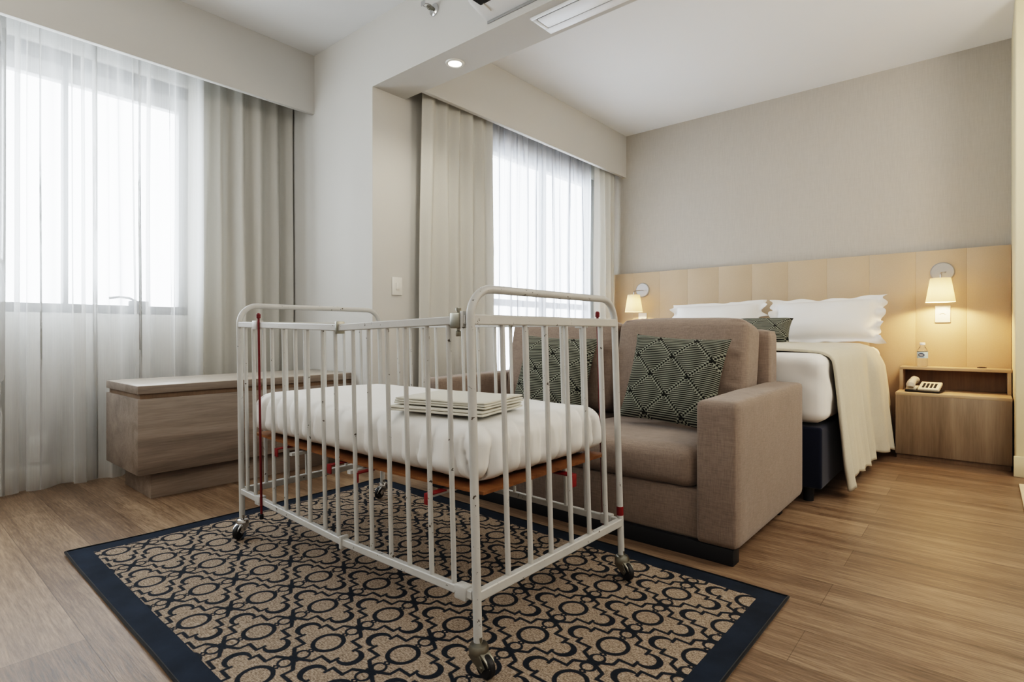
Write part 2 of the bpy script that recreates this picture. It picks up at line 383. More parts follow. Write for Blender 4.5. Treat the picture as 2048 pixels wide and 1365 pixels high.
# windows
def window(name, xw, y0, y1, z0, z1, mull, top, bars, mat):
    e = bpy.data.objects.new(name, None); COL.objects.link(e); e.location = (xw - .08, (y0 + y1) / 2, z0); e['kind'] = 'structure'
    a, c = xw - .10, xw - .03
    f = MB().box((a, y0, z0), (c, y1, z0 + .052), .003).box((a, y0, z1 - .075), (c, y1, z1), .003)
    obj('window_frame', f, mat, e)
    for yy in mull: obj('mullion', MB().box((a, yy - .011, z0 + .05), (c, yy + .011, z1 - .07), .003), mat, e)
    obj('jamb', MB().box((a, y1 - .068, z0 + .052), (c, y1, z1 - .075), .003), M['framelt'], e)
    obj('jamb', MB().box((a, y0, z0 + .052), (c, y0 + .068, z1 - .075), .003), M['framelt'], e)
    if top: obj('blind_box', MB().box((a + .01, y0 + .068, z1 - .075 - top), (c - .005, y1 - .068, z1 - .075), .004), M['framelt'], e)
    for zz in bars: obj('transom', MB().box((a, y0 + .06, zz - .025), (c, y1 - .06, zz + .025), .003), M['framelt'], e)
    obj('pane', MB().box((xw - .068, y0 + .05, z0 + .05), (xw - .062, y1 - .05, z1 - .07)), M['glass'], e)
    return e
wn = window('window_1', XL, *w1, (.732, .15), .088, (), M['frame'])
hb = MB().box((XL - .03, 1.02, .955), (XL + .0, 1.12, .985), .006).tube([(XL - .01, 1.06, .98), (XL - .005, 1.02, 1.0), (XL, .97, 1.003), (XL, .92, .995)], .007)
obj('latch_handle', hb, M['frame'], wn)
wn = window('window_2', XP, *w2, (3.746,), 0, (1.03,), M['framelt'])
obj('latch_handle', MB().box((XP - .03, 3.03, 1.36), (XP + .0, 3.07, 1.45), .006), M['frame'], wn)

# ------------------------------------------------------------------ curtains
def folds(seed, y0, y1, n, amp):
    rnd = random.Random(seed); ks = []; y = y0
    w = (y1 - y0) / n
    pos = [y0 + w * (i + rnd.uniform(-.22, .22)) for i in range(n + 1)]; pos[0] = y0; pos[-1] = y1
    am = [amp * rnd.uniform(.55, 1.15) * (1 if i % 2 else -1) for i in range(n + 1)]
    dr = [rnd.uniform(-.5, .5) * w * 1.5 for _ in range(n + 1)]; dr[0] = dr[-1] = 0
    return pos, am, dr
def curtain(x, y0, y1, z0, z1, n, amp, seed, res=14, flare=(0, 0), puddle=0, dbl=0):
    pos, am, dr = folds(seed, y0, y1, n, amp); nu = n * res
    def fn(u, v):
        k = u * n; i = min(int(k), n - 1); f = k - i; s = f * f * (3 - 2 * f)
        h = 1 - v                                   # 0 at the top
        y = pos[i] + (pos[i + 1] - pos[i]) * f + (dr[i] * (1 - f) + dr[i + 1] * f) * h ** 1.3
        a = (am[i] * (1 - s) + am[i + 1] * s) * (.62 + .5 * h)
        y += (flare[0] * (1 - u) + flare[1] * u) * h + dbl * (y1 - y0) / n * sin(2 * pi * k + 1.5 * sin(i * 2.4)) * (.6 + .4 * sin(i * 1.7)) * min(1, u * 8, (1 - u) * 8)
        a += .006 * noise.noise(Vector((y * 7, v * 2.3, seed))) + .004 * sin(v * 9 + i)
        z = z0 + (z1 - z0) * v + (.012 * noise.noise(Vector((y * 5, seed, 0))) if v == 0 else 0)
        return (x + a + puddle * max(0, .12 - v) * 4 * noise.noise(Vector((y * 6, 3, seed))), y, z)
    return MB().grid(fn, nu, 26)
tag(obj('sheer_curtain', curtain(-3.615, -1.15, 1.365, .012, 2.60, 36, .030, 3, puddle=.05, dbl=.34), M['sheer'], smooth=180), 'long white sheer curtain over the left window reaching the wood floor', 'curtain')
tag(obj('blackout_curtain', curtain(-3.715, 1.31, 1.972, .012, 2.60, 11, .040, 11), M['blackout'], smooth=180), 'grey beige thick curtain gathered in the corner behind the low wooden cabinet', 'curtain')
tag(obj('blackout_curtain', curtain(-2.685, 2.30, 2.93, .012, 2.60, 11, .032, 5, flare=(-.03, 0)), M['blackout'], smooth=180), 'wide beige thick curtain beside the light switch, left of the bedroom sheer', 'curtain')
tag(obj('sheer_curtain', curtain(-2.747, 2.89, 4.35, .012, 2.60, 26, .015, 8, dbl=.32), M['sheer2'], smooth=180), 'white sheer curtain over the bedroom window between two beige curtains', 'curtain')
tag(obj('blackout_curtain', curtain(-2.68, 4.31, 4.66, .012, 2.60, 8, .032, 21), M['blackout'], smooth=180), 'narrow beige thick curtain hanging in the far corner next to the headboard', 'curtain')

# ------------------------------------------------------------------ ceiling and wall fittings
t0 = thing('downlight', 'small round lit downlight recessed in the underside of the ceiling beam', 'light', (-2.202, 2.106, SO))
obj('trim_ring', MB().lathe([(.036, -.0005), (.037, -.006), (.049, -.006), (.052, 0)], (-2.202, 2.106, SO), 40, cap=False), M['white'], t0)
obj('diffuser', MB().lathe([(.037, -.001), (.034, -.004)], (-2.202, 2.106, SO), 40), M['down'], t0)
ac = thing('air_conditioner', 'white wall air conditioner mounted on the ceiling beam at the top edge', 'air conditioner', (-1.40, 1.90, 2.31))
prof = [(0, 2.316), (.03, 2.322), (.09, 2.332), (.15, 2.348), (.185, 2.37), (.205, 2.41), (.212, 2.47), (.205, 2.56), (.18, 2.605), (.0, 2.61)]
x0, x1 = -1.85, -1.00
mb = MB(); n = len(prof)
rows = [(x0, .80), (x0 + .012, .93), (x0 + .03, 1.0), (x1 - .03, 1.0), (x1 - .012, .93), (x1, .80)]
vs = []
for xx, k in rows:
    for d, z in prof: vs.append((xx, YP - d * k, 2.46 + (z - 2.46) * (.9 + .1 * k)))
fs = [(r * n + i, (r + 1) * n + i, (r + 1) * n + (i + 1) % n, r * n + (i + 1) % n) for r in range(len(rows) - 1) for i in range(n)]
fs += [tuple(range(n)), tuple((len(rows) - 1) * n + i for i in reversed(range(n)))]
obj('body', mb.add(vs, fs), M['acwhite'], ac, 50)
obj('air_outlet', MB().tube([(x0 + .052, YP - .132, 2.343), (x1 - .06, YP - .132, 2.343)], (.034, .011), square=True), M['dark'], ac)
obj('shadow_strip', MB().box((x0 + .004, YP - .006, 2.303), (x1, YP - .0005, 2.3155), .001), M['framelt'], ac)  # grey strip standing in for the shadow line where the unit meets the beam
obj('louver', MB().tube([(x0 + .056, YP - .158, 2.344), (x1 - .064, YP - .158, 2.344)], (.010, .004), square=True), M['acwhite'], ac)
obj('end_seam', MB().tube([(x0 + .07, YP - .205, 2.40), (x0 + .07, YP - .188, 2.365), (x0 + .07, YP - .15, 2.344), (x0 + .07, YP - .05, 2.3225)], .0025, 6), M['trim'], ac)
vt = thing('air_vent', 'long white slot air vent set in the underside of the ceiling beam', 'vent', (-1.10, 2.115, SO))
mb = MB()
for a, c in (((-1.622, 2.034, SO - .007), (-.60, 2.052, SO + .002)), ((-1.622, 2.150, SO - .007), (-.60, 2.199, SO + .002)), ((-1.622, 2.052, SO - .007), (-1.600, 2.150, SO + .002)), ((-.62, 2.052, SO - .007), (-.60, 2.150, SO + .002))): mb.box(a, c, .002)
obj('frame', mb, M['acwhite'], vt)
obj('recess', MB().box((-1.60, 2.052, SO - .001), (-.62, 2.150, SO + .001)), M['dark'], vt)
obj('flap', MB().box((-1.594, 2.056, SO - .010), (-.64, 2.142, SO - .004), .002), M['acwhite'], vt)
sp = thing('sprinkler', 'small chrome fire sprinkler sticking out of the beam near the ceiling', 'sprinkler', (-2.235, YP, 2.52))
RX = Matrix.Rotation(pi / 2, 3, 'X')
obj('escutcheon', MB().lathe([(.033, 0), (.032, .006), (.022, .012), (.013, .014)], (-2.235, YP, 2.52), 28, RX), M['chrome'], sp)
obj('body', MB().lathe([(.011, .012), (.011, .03), (.014, .032), (.014, .042), (.008, .044), (.006, .05)], (-2.235, YP, 2.52), 16, RX), M['pewter'], sp)
obj('frame', MB().tube([(-2.245, YP - .044, 2.52), (-2.253, YP - .058, 2.52), (-2.24, YP - .078, 2.52)], .0028, 6).tube([(-2.225, YP - .044, 2.52), (-2.217, YP - .058, 2.52), (-2.232, YP - .078, 2.52)], .0028, 6).box((-2.25, YP - .081, 2.508), (-2.22, YP - .077, 2.534), .001), M['chrome'], sp)
sw = thing('light_switch', 'white rocker light switch on the wall left of the beige curtain', 'switch', (XP, 2.166, 1.03))
obj('plate', MB().box((XP, 2.127, 1.03), (XP + .009, 2.204, 1.142), .003), M['white'], sw)
obj('rocker', MB().box((XP + .008, 2.155, 1.064), (XP + .014, 2.179, 1.108), .002), M['white'], sw)
ou = thing('power_outlet', 'white double wall socket low on the wall behind the left sheer curtain', 'outlet', (XL, .61, .13))
obj('plate', MB().box((XL, .572, .115), (XL + .009, .648, .25), .003), M['white'], ou)
obj('socket', MB().box((XL + .007, .59, .20), (XL + .012, .605, .215), .002).box((XL + .007, .615, .20), (XL + .012, .63, .215), .002), M['trim'], ou)

# ------------------------------------------------------------------ rug
def rugz(x, y):  # slight buckling along the long edges
    e = abs(y) / (RH / 2); f = abs(x) / (RW / 2)
    return .006 * max(0, noise.noise(Vector((x * 3.1, y * 1.2, 2)))) * max(0, e - .6) / .4 + .010 * max(0, noise.noise(Vector((x * 1.3, y * 4.1 + 1, 5)))) * max(0, f - .75) / .25
ra = radians(-.6)
mb = MB().grid(lambda u, v: ((u - .5) * RW, (v - .5) * RH, .007 + rugz((u - .5) * RW, (v - .5) * RH)), 80, 54)
rug = obj('rug', mb, M['rug'], smooth=180)
rug.location = (RC[0], RC[1], 0); rug.rotation_euler = (0, 0, ra)
tag(rug, 'navy bordered rug with a trellis of dark rings under the white cot', 'rug')
pts = []
N = 60
for i in range(N + 1): pts.append((-RW / 2 + RW * i / N, -RH / 2))
for i in range(1, 41): pts.append((RW / 2, -RH / 2 + RH * i / 40))
for i in range(1, N + 1): pts.append((RW / 2 - RW * i / N, RH / 2))
for i in range(1, 41): pts.append((-RW / 2, RH / 2 - RH * i / 40))
bd = obj('binding', MB().tube([(x, y, .0055 + rugz(x, y)) for x, y in pts], .0045, 8), M['rugedge'])
bd.parent = rug

# ------------------------------------------------------------------ low cabinet
cb = thing('low_cabinet', 'long low taupe wooden cabinet standing before the left window curtain', 'cabinet', (-3.22, 1.40, 0))
obj('plinth', MB().box((-3.44, .905, 0), (-3.045, 1.97, .135), .001), M['woody'], cb)
obj('body', MB().box((-3.476, .83, .135), (-2.969, 1.982, .488), .0015), M['woody'], cb)
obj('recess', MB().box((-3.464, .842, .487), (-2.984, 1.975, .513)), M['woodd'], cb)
obj('lid', MB().box((-3.476, .83, .512), (-2.969, 1.982, .5485), .0015), M['woody'], cb)
obj('top', MB().box((-3.474, .832, .548), (-2.971, 1.98, .5505), .0008), M['top'], cb)

# ------------------------------------------------------------------ cot
LEAN = .033
def L(x, y, z): return (x - LEAN * z, y, z)
FL, FR, BL, BR = (-2.187, .960), (-.893, .930), (-2.200, 1.628), (-.893, 1.597)
cr = thing('cot', 'white chipped metal cot on castors standing on the patterned rug', 'cot', (-1.54, 1.28, .008))
def lerp(a, c, s): return (a[0] + (c[0] - a[0]) * s, a[1] + (c[1] - a[1]) * s)
ZT, ZB, ZH = .830, .186, .905
def hoop(A, B):
    ln = sqrt((B[0] - A[0]) ** 2 + (B[1] - A[1]) ** 2); R = .072; p = []
    P = lambda d, z: L(*(lerp(A, B, d / ln)), z)
    p += [P(0, .082), P(0, .4), P(0, .7), P(0, ZH - R)]
    for k in range(1, 9):
        a = pi / 2 * k / 8; p.append(P(R - R * cos(a), ZH - R + R * sin(a)))
    for k in range(0, 9):
        a = pi / 2 * k / 8; p.append(P(ln - R + R * sin(a), ZH - R + R * cos(a)))
    p += [P(ln, .7), P(ln, .4), P(ln, .082)]
    return p
for A, B in ((FR, BR), (FL, BL)):
    obj('end_hoop', MB().tube(hoop(A, B), .0105, 16), M['crib'], cr)
    obj('end_rail', MB().tube([L(*A, ZT), L(*B, ZT)], (.0095, .0125), square=True), M['crib'], cr)
    obj('end_rail', MB().tube([L(*A, ZB), L(*B, ZB)], (.0095, .0125), square=True), M['crib'], cr)
def sag(s): return -.016 * (1 - abs(s - .56) / (.56 if s < .56 else .44))
FRONT = [.043, .096, .213, .281, .345, .408, .480, .539, .615, .676, .745, .807, .876, .940]
BACK = [.045, .111, .182, .247, .317, .382, .447, .515, .586, .650, .712, .772, .834, .899, .955]
def side(A, B, bars, sg):
    for z in (ZT, ZB):
        obj('side_rail', MB().tube([L(*lerp(A, B, .008), z + sg(0.008)), L(*lerp(A, B, .56), z + sg(.56)), L(*lerp(A, B, .992), z + sg(.992))], (.0085, .0105), square=True), M['crib'], cr)
    for s in bars:
        o = obj('bar', MB().tube([L(*lerp(A, B, s), ZB + sg(s)), L(*lerp(A, B, s), .5), L(*lerp(A, B, s), ZT + sg(s))], .0066, 10), M['crib'], cr)
side(FL, FR, FRONT, sag); side(BL, BR, BACK, lambda s: 0)
for A, B in ((FR, BR), (FL, BL)):
    for s in (.168, .302, .437, .582, .724, .868) if A is FR else (.145, .285, .411, .553, .700, .836):
        obj('bar', MB().tube([L(*lerp(A, B, s), ZB), L(*lerp(A, B, s), .5), L(*lerp(A, B, s), ZT)], .0070, 10), M['crib'], cr)
def bx(p, h, bev=.002, rot=None): return MB().box([p[i] - h[i] for i in range(3)], [p[i] + h[i] for i in range(3)], bev, 2, rot)
# gate clamps, hinges and bolts
p = L(*lerp(FL, FR, .968), ZT - .002)
cl = obj('clamp', bx(p, (.017, .014, .019), .004), M['pewter'], cr)
cl['label'] = 'bare metal clamp'
obj('bolt', MB().lathe([(.0055, -.038), (.0065, -.036), (.0065, -.026), (.004, -.024), (.004, .024), (.007, .024), (.007, .030), (.004, .031)], p, 12), M['pewter'], cl)
obj('plate', MB().box((p[0] + .017, p[1] - .011, p[2] - .019), (p[0] + .026, p[1] + .012, p[2] + .022), .001), M['crib'], cl)
for A, B, s, z in ((FL, FR, .965, ZB - .002), (FL, FR, .125, ZB + sag(.125)), (FL, FR, .125, ZT + sag(.125)), (BL, BR, .962, ZB), (BL, BR, .90, ZT)):
    obj('bracket', bx(L(*lerp(A, B, s), z), (.019, .0135, .0165), .003), M['crib'], cr)
for z in (ZT, ZB):
    q = L(*lerp(FL, FR, .56), z + sag(.56))
    h = obj('hinge', bx(q, (.006, .0135, .019), .002), M['pewter'] if z == ZT else M['crib'], cr)
for s in (.62, .66):
    q = L(*lerp(BL, BR, s), ZT)
    obj('bolt', MB().lathe([(.008, 0), (.008, .008), (.004, .010), (.004, .016)], (q[0], q[1] - .009, q[2] - .002), 10, RX), M['pewter'], cr)
# latch rods
for A, B, s, side_ in ((FL, FR, .150, -1), (BL, BR, .945, 1)):
    a = L(*lerp(A, B, s), .862); c = L(*lerp(A, B, s), .135)
    off = side_ * .011
    rd = obj('latch_rod', MB().tube([(a[0], a[1] + off, a[2]), ((a[0] + c[0]) / 2, a[1] + off, .5), (c[0], c[1] + off, c[2])], .0042, 10).lathe([(.004, -.012), (.0075, -.01), (.0075, .004), (.004, .008)], (a[0], a[1] + off, a[2]), 12), M['rodred'], cr)
    rd['label'] = 'dark red latch rod'
    obj('rod_tip', MB().lathe([(.004, -.014), (.007, -.012), (.007, .004), (.004, .006)], (c[0], c[1] + off, c[2]), 12), M['black'], rd)
tp_ = L(*BR, .222); obj('tape', MB().lathe([(.0112, -.014), (.0112, .014)], tp_, 16), M['red'], cr)['label'] = 'red tape'
# base board, carriers and red clips
mb = MB()
def board(u, v, z):
    x = -2.155 + 1.235 * u; y = .988 + .010 * (1 - u) + (.575) * v
    return (x - LEAN * .4, y, z - .010 * sin(pi * u))
mb.grid(lambda u, v: board(u, v, .409), 12, 2); nb = len(mb.v)
mb.grid(lambda u, v: board(u, 1 - v, .401), 12, 2)
mb.grid(lambda u, v: board(u, 0, .401 + .008 * v), 12, 1); mb.grid(lambda u, v: board(1 - u, 1, .401 + .008 * v), 12, 1)
mb.grid(lambda u, v: board(1, u, .401 + .008 * v), 2, 1); mb.grid(lambda u, v: board(0, 1 - u, .401 + .008 * v), 2, 1)
obj('base_board', mb, M['ply'], cr)['label'] = 'brown plywood base board'
for s in (.30, .58, .86):
    a, c = lerp(FL, FR, s), lerp(BL, BR, s)
    obj('carrier', MB().tube([L(a[0], a[1] + .006, .381), L(c[0], c[1] - .006, .381)], (.0085, .0055), square=True), M['crib'], cr)
def clip(x, y, ax):
    mb = MB()
    if ax == 'y': mb.box((x - .011, y - .006, .385), (x + .011, y + .050, .389), .001).box((x - .011, y - .010, .360), (x + .011, y - .006, .389), .001)
    else: mb.box((x - .055, y - .014, .384), (x + .006, y + .014, .389), .001).box((x + .005, y - .014, .352), (x + .010, y + .014, .389), .001)
    obj('clip', mb, M['red'], cr)['label'] = 'red metal clip'
for s in (.225, .50, .615, .865):
    a = lerp(FL, FR, s); clip(a[0] - LEAN * .38, a[1] + .010, 'y')
a = lerp(FR, BR, .61); clip(a[0] - LEAN * .38 - .008, a[1], 'x')
# castors
def castor(A, ang, mat, dark):
    c = Matrix.Rotation(ang, 3, 'Z'); P = lambda x, y, z: Vector((A[0], A[1], .008)) + c @ Vector((x, y, z))
    b = thing_ = obj('castor', MB().lathe([(.0095, .074), (.020, .070), (.024, .060), (.023, .050), (.012, .046)], (A[0], A[1], .008), 20).lathe([(.008, .066), (.008, .086)], (A[0], A[1], .008), 12), mat, cr)
    f = MB()
    for sd in (-1, 1):
        k = [P(-.012, sd * .013, .055), P(.004, sd * .0135, .045), P(.020, sd * .0135, .032), P(.030, sd * .0135, .024)]
        f.tube(k, .012, square=True, rs=[(.0018, .018), (.0018, .017), (.0018, .012), (.0018, .008)])
    f.tube([P(-.004, 0, .056), P(.018, 0, .055), P(.036, 0, .044), P(.046, 0, .030)], .012, square=True, rs=[(.0135, .004), (.0135, .0035), (.012, .003), (.009, .002)])
    obj('fork', f, mat, b)
    w = MB().lathe([(.008, -.010), (.022, -.010), (.0265, -.006), (.0275, 0), (.0265, .006), (.022, .010), (.008, .010)], P(.024, 0, .0275), 28, c @ RX)
    obj('wheel', w, M['black'], b)
    obj('axle', MB().tube([P(.024, -.018, .0275), P(.024, .018, .0275)], .005, 10), mat, b)
castor(FR, radians(-5), M['pewter'], 0); castor(BR, radians(-20), M['pewter'], 0)
castor(FL, radians(-60), M['chrome'], 1); castor(BL, radians(-80), M['chrome'], 1)

# cot mattress with gathered fitted sheet
rc = random.Random(12); CREASE = [-2.0]
while CREASE[-1] < 2.2: CREASE.append(CREASE[-1] + rc.uniform(.045, .095))
def mfn(p, u):
    q = Vector(p); per = p.x * 1.0 if abs(u[1]) > abs(u[0]) * 1.0 else p.y
    sidef = max(0, 1 - abs(u[2]) ** 3) * max(0, (max(abs(u[0]), abs(u[1])) - .82) / .18)
    low = max(0, .35 - u[2]) / 1.35
    q_ = per - .012 * u[2] * sin(per * 21) + .006 * noise.noise(Vector((per * 6, u[2] * 2, 1)))
    j = max(i for i in range(len(CREASE)) if CREASE[i] <= q_)
    w_ = CREASE[j + 1] - CREASE[j]; tt = abs(2 * (q_ - CREASE[j]) / w_ - 1)
    k = (1 - tt ** 2.6) * min(.026, w_ * .36) - .012 + noise.noise(Vector((per * 9, u[2] * .9, 0))) * .006
    corner = max(0, abs(u[0]) - .75) * max(0, abs(u[1]) - .6) * 8
    k *= (1 + 1.6 * corner)
    d = Vector((u[0] if abs(u[0]) > .9 else 0, u[1] if abs(u[1]) > .85 else 0, 0))
    q += d * k * sidef ** .6 * (.45 + .75 * low)
    q.z += .004 * noise.noise(Vector((p.x * 6, p.y * 6, 9))) * max(0, u[2]) + (.014 * max(0, u[2]) * (1 - u[0]) * .2)
    q.z -= .012 * max(0, u[2]) * max(0, u[0] - .35) * 0
    return q
mm = MB().rbox((-1.552, 1.281, .489), (1.200, .578, .146), .050, 130, (.0, .006, .010), fn=mfn)
mt = tag(obj('cot_mattress', mm, M['fitted'], smooth=180), 'white cot mattress in a gathered fitted sheet lying inside the cot', 'mattress')
pip = []
for k in range(17):
    a = pi * k / 16 - pi / 2; pip.append((-.950 + .012 * cos(a), 1.555, .489 + .060 * sin(a)))

# folded sheets on the mattress
def folded(name, cx, cy, z, w, d, th, layers, ang, label):
    R = Matrix.Rotation(ang, 3, 'Z'); mb = MB()
    for k in range(layers):
        h = th / layers; zz = z + h * (k + .5)
        sc = 1 - .012 * k
        def fn(p, u, k=k): return Vector((p.x + .004 * noise.noise(Vector((p.y * 9, k, 0))), p.y + .006 * noise.noise(Vector((p.x * 7, k * 3, 1))), p.z + .0022 * noise.noise(Vector((p.x * 8, p.y * 8, k)))))
        mb.rbox((cx, cy, zz), (w * sc, d * sc, h * .98), h * .45, 10, (0, 0, .0006), R, fn=fn)
    return tag(obj(name, mb, M['sheetgrey'], smooth=60), label, 'folded sheet', 'sheets folded on the cot mattress')
folded('folded_sheet', -1.185, 1.140, .576, .315, .25, .015, 2, radians(14), 'off-white folded sheet lying flat on the cot mattress, lower of two')
fs = folded('folded_sheet', -1.178, 1.148, .5945, .305, .235, .019, 3, radians(13), 'off-white folded sheet stacked on top of another on the cot mattress')

# ------------------------------------------------------------------ sofa
so = thing('sofa', 'brown two seat fabric sofa at the foot of the bed', 'sofa', (-1.44, 2.38, 0))
AX0, AX1 = -2.262, -.636
obj('base', MB().box((AX0 + .05, 1.945, .055), (AX1 - .05, 2.80, .235), .012, 3), M['sofa'], so)
obj('plinth', MB().box((AX0 + .06, 1.925, .0), (AX1 - .015, 1.985, .057), .003), M['legs'], so)
for xx in (AX0 + .05, AX1 - .09): obj('leg', MB().box((xx, 2.60, 0), (xx + .045, 2.645, .058), .003), M['legs'], so)
def armfn(p, u): return Vector((p.x, p.y + .002 * noise.noise(p * 9), p.z + (-.012 * (1 - u[1]) / 2 + .004 * noise.noise(p * 6)) * max(0, u[2])))
obj('arm', MB().rbox(((AX1 - .0735), 2.372, .3125), (.147, .905, .515), .019, 16, (.004, .004, .006), fn=armfn), M['sofa'], so, 180)
obj('arm', MB().rbox((AX0 + .058, 2.372, .3125), (.116, .905, .515), .019, 16, (.004, .004, .006), fn=armfn), M['sofa'], so, 180)
obj('back_frame', MB().rbox((-1.447, 2.772, .435), (1.39, .135, .755), .028, 16, (.0, .006, .004)), M['sofa'], so, 180)
MID = -1.43
def seatfn(p, u): return Vector((p.x, p.y, p.z + .006 * noise.noise(p * 5)))
for a, c in ((MID + .003, AX1 - .152), (AX0 + .121, MID - .003)):
    obj('seat_cushion', MB().rbox(((a + c) / 2, 2.315, .306), (c - a, .78, .150), .045, 16, (0, .012, .007), fn=seatfn), M['sofa'], so, 180)
    def bfn(p, u):
        w = max(0, (abs(u[0]) - .80) / .2) * (1 - abs(u[0])) * 5
        k = sin(u[2] * 26 + 2 * noise.noise(Vector((0, 0, p.z * 9)))) * .013 * max(0, 1 - abs(abs(u[0]) - .88) / .14)
        return Vector((p.x, p.y + math.copysign(k, -u[1]) * (1 if u[1] < 0 else .3), p.z + .004 * noise.noise(p * 5)))
    obj('back_cushion', MB().rbox(((a + c) / 2, 2.575, .618), (c - a - .006, .225, .47), .048, 26, (.006, .030, .012), Matrix.Rotation(radians(-11), 3, 'X'), fn=bfn), M['sofa'], so, 180)

# patterned cushions
def cushion(name, c, w, h, th, R, label, nu=34):
    def outline(u, v):
        pin = .055
        return u * (1 - pin * (1 - v * v) * 1.0) * w / 2 * (1 + .02 * abs(v) ** 6), v * (1 - pin * (1 - u * u)) * h / 2
    mb = MB()
    for sg in (-1, 1):
        def fn(a, b_, sg=sg):
            u, v = (2 * a - 1) * sg * -1, 2 * b_ - 1; x, z = outline(u, v)
            k = max(0, (1 - u ** 4) * (1 - v ** 4)) ** .55
            d = sg * th / 2 * k + .004 * noise.noise(Vector((u * 3, v * 3, c[0]))) * k
            return (x, d, z)
        mb.grid(fn, nu, nu)
    o = obj(name, mb, M['pattern'], smooth=180); o.matrix_world = Matrix.Translation(c) @ R.to_4x4()
    return tag(o, label, 'cushion')
Rx = lambda a: Matrix.Rotation(radians(a), 3, 'X'); Ry = lambda a: Matrix.Rotation(radians(a), 3, 'Y'); Rz = lambda a: Matrix.Rotation(radians(a), 3, 'Z')
cushion('throw_cushion', (-1.052, 2.330, .592), .440, .405, .11, Rz(0) @ Rx(-21) @ Ry(3), 'dark patterned cushion leaning on the sofa back beside the right armrest')
cushion('throw_cushion', (-1.70, 2.330, .590), .430, .400, .11, Rz(6) @ Rx(-21) @ Ry(2), 'dark patterned sofa cushion seen through the bars of the cot')

# ------------------------------------------------------------------ bed
BX0, BX1 = -2.02, -.560
bd = thing('bed', 'dark navy bed base under the white mattress behind the sofa', 'bed', (-1.29, 3.74, 0))
obj('box', MB().box((BX0 + .01, 2.875, .07), (BX1 - .012, 4.62, .357), .012, 3), M['navy'], bd)
for xx in (BX0 + .05, BX1 - .10):
    for yy in (2.93, 4.55): obj('leg', MB().lathe([(.022, 0), (.026, .072)], (xx + .02, yy, 0), 16), M['legs'], bd)
def bmf(p, u):
    q = Vector(p); sf = max(0, (max(abs(u[0]), abs(u[1])) - .9) / .1) * (1 - abs(u[2]) ** 4)
    q += Vector((u[0], u[1], 0)) * sf * (.016 * noise.noise(Vector((p.x * 7 + p.z * 7, p.y * 7 + p.z * 4, p.z * 3))))
    q.z += .006 * noise.noise(Vector((p.x * 4, p.y * 4, 2))) * max(0, u[2])
    return q
tag(obj('mattress', MB().rbox(((BX0 + BX1) / 2, 3.765, .535), (BX1 - BX0, 1.79, .328), .055, 30, (0, 0, .012), fn=bmf), M['linen'], smooth=180), 'thick white mattress made up with white linen on the navy bed base', 'mattress')
# cream blanket draped over the right side of the bed
prof = [(-1.75, .722), (-1.2, .727), (-.80, .723), (-.66, .719), (-.60, .713), (-.562, .698), (-.545, .672), (-.539, .62), (-.532, .5), (-.526, .36), (-.518, .22), (-.510, .10), (-.505, .04)]
cum = [0]
for i in range(1, len(prof)): cum.append(cum[-1] + math.dist(prof[i], prof[i - 1]))
def along(s):
    s *= cum[-1]
    for i in range(1, len(prof)):
        if s <= cum[i] + 1e-9:
            f = (s - cum[i - 1]) / (cum[i] - cum[i - 1]); return (prof[i - 1][0] + (prof[i][0] - prof[i - 1][0]) * f, prof[i - 1][1] + (prof[i][1] - prof[i - 1][1]) * f)
    return prof[-1]
def blanket(u, v):
    uu = u ** .55                                      # denser on the drop
    x, z = along(uu); dn = max(0, (.70 - z) / .66)
    y0 = 2.975 - .02 * min(1, dn * 4) + .09 * dn; y1 = 4.27 + .17 * dn
    y = y0 + (y1 - y0) * v
    hem = .05 * noise.noise(Vector((v * 3.0, 1, 4))) + .012 * sin(v * 40)
    z += hem * dn ** 3 * .5 + .035 * dn ** 2 * sin(v * pi)
    fold = .014 * sin(v * 26 + 4 * noise.noise(Vector((v * 4, 0, 0)))) + .016 * noise.noise(Vector((v * 13, z * 1.2, 0))) + .004 * noise.noise(Vector((v * 60, z * 3, 0)))
    x += (fold + .010) * dn ** .7
    x += .006 * dn * max(0, v - .66) / .34                # bunched outwards at the head end
    st = max(0, min(1, (v - .70) / .035)); x += .034 * st * st * (3 - 2 * st) * min(1, dn * 6) * (1 - .35 * dn)
    bul = max(0, 1 - abs(v - .86) / .13); z += .014 * bul * (1 - dn) * max(0, (x + .95) / .4 if x > -.95 else 0); x += .030 * bul * dn ** .3
    if dn < .02: z += .004 * noise.noise(Vector((x * 5, y * 5, 1)))
    z -= .009 * max(0, 1 - v / .05) * (1 - min(1, dn * 5))
    y += .016 * noise.noise(Vector((x * 3, z * 6, v * 9))) * (.4 + dn)
    return (x, y, max(z, .035))
bk = obj('blanket', MB().grid(blanket, 60, 120), M['blanket'], smooth=180)
so_ = bk.modifiers.new('thickness', 'SOLIDIFY'); so_.thickness = .012; so_.offset = 0
tag(bk, 'cream woven blanket hanging over the right side of the bed', 'blanket')
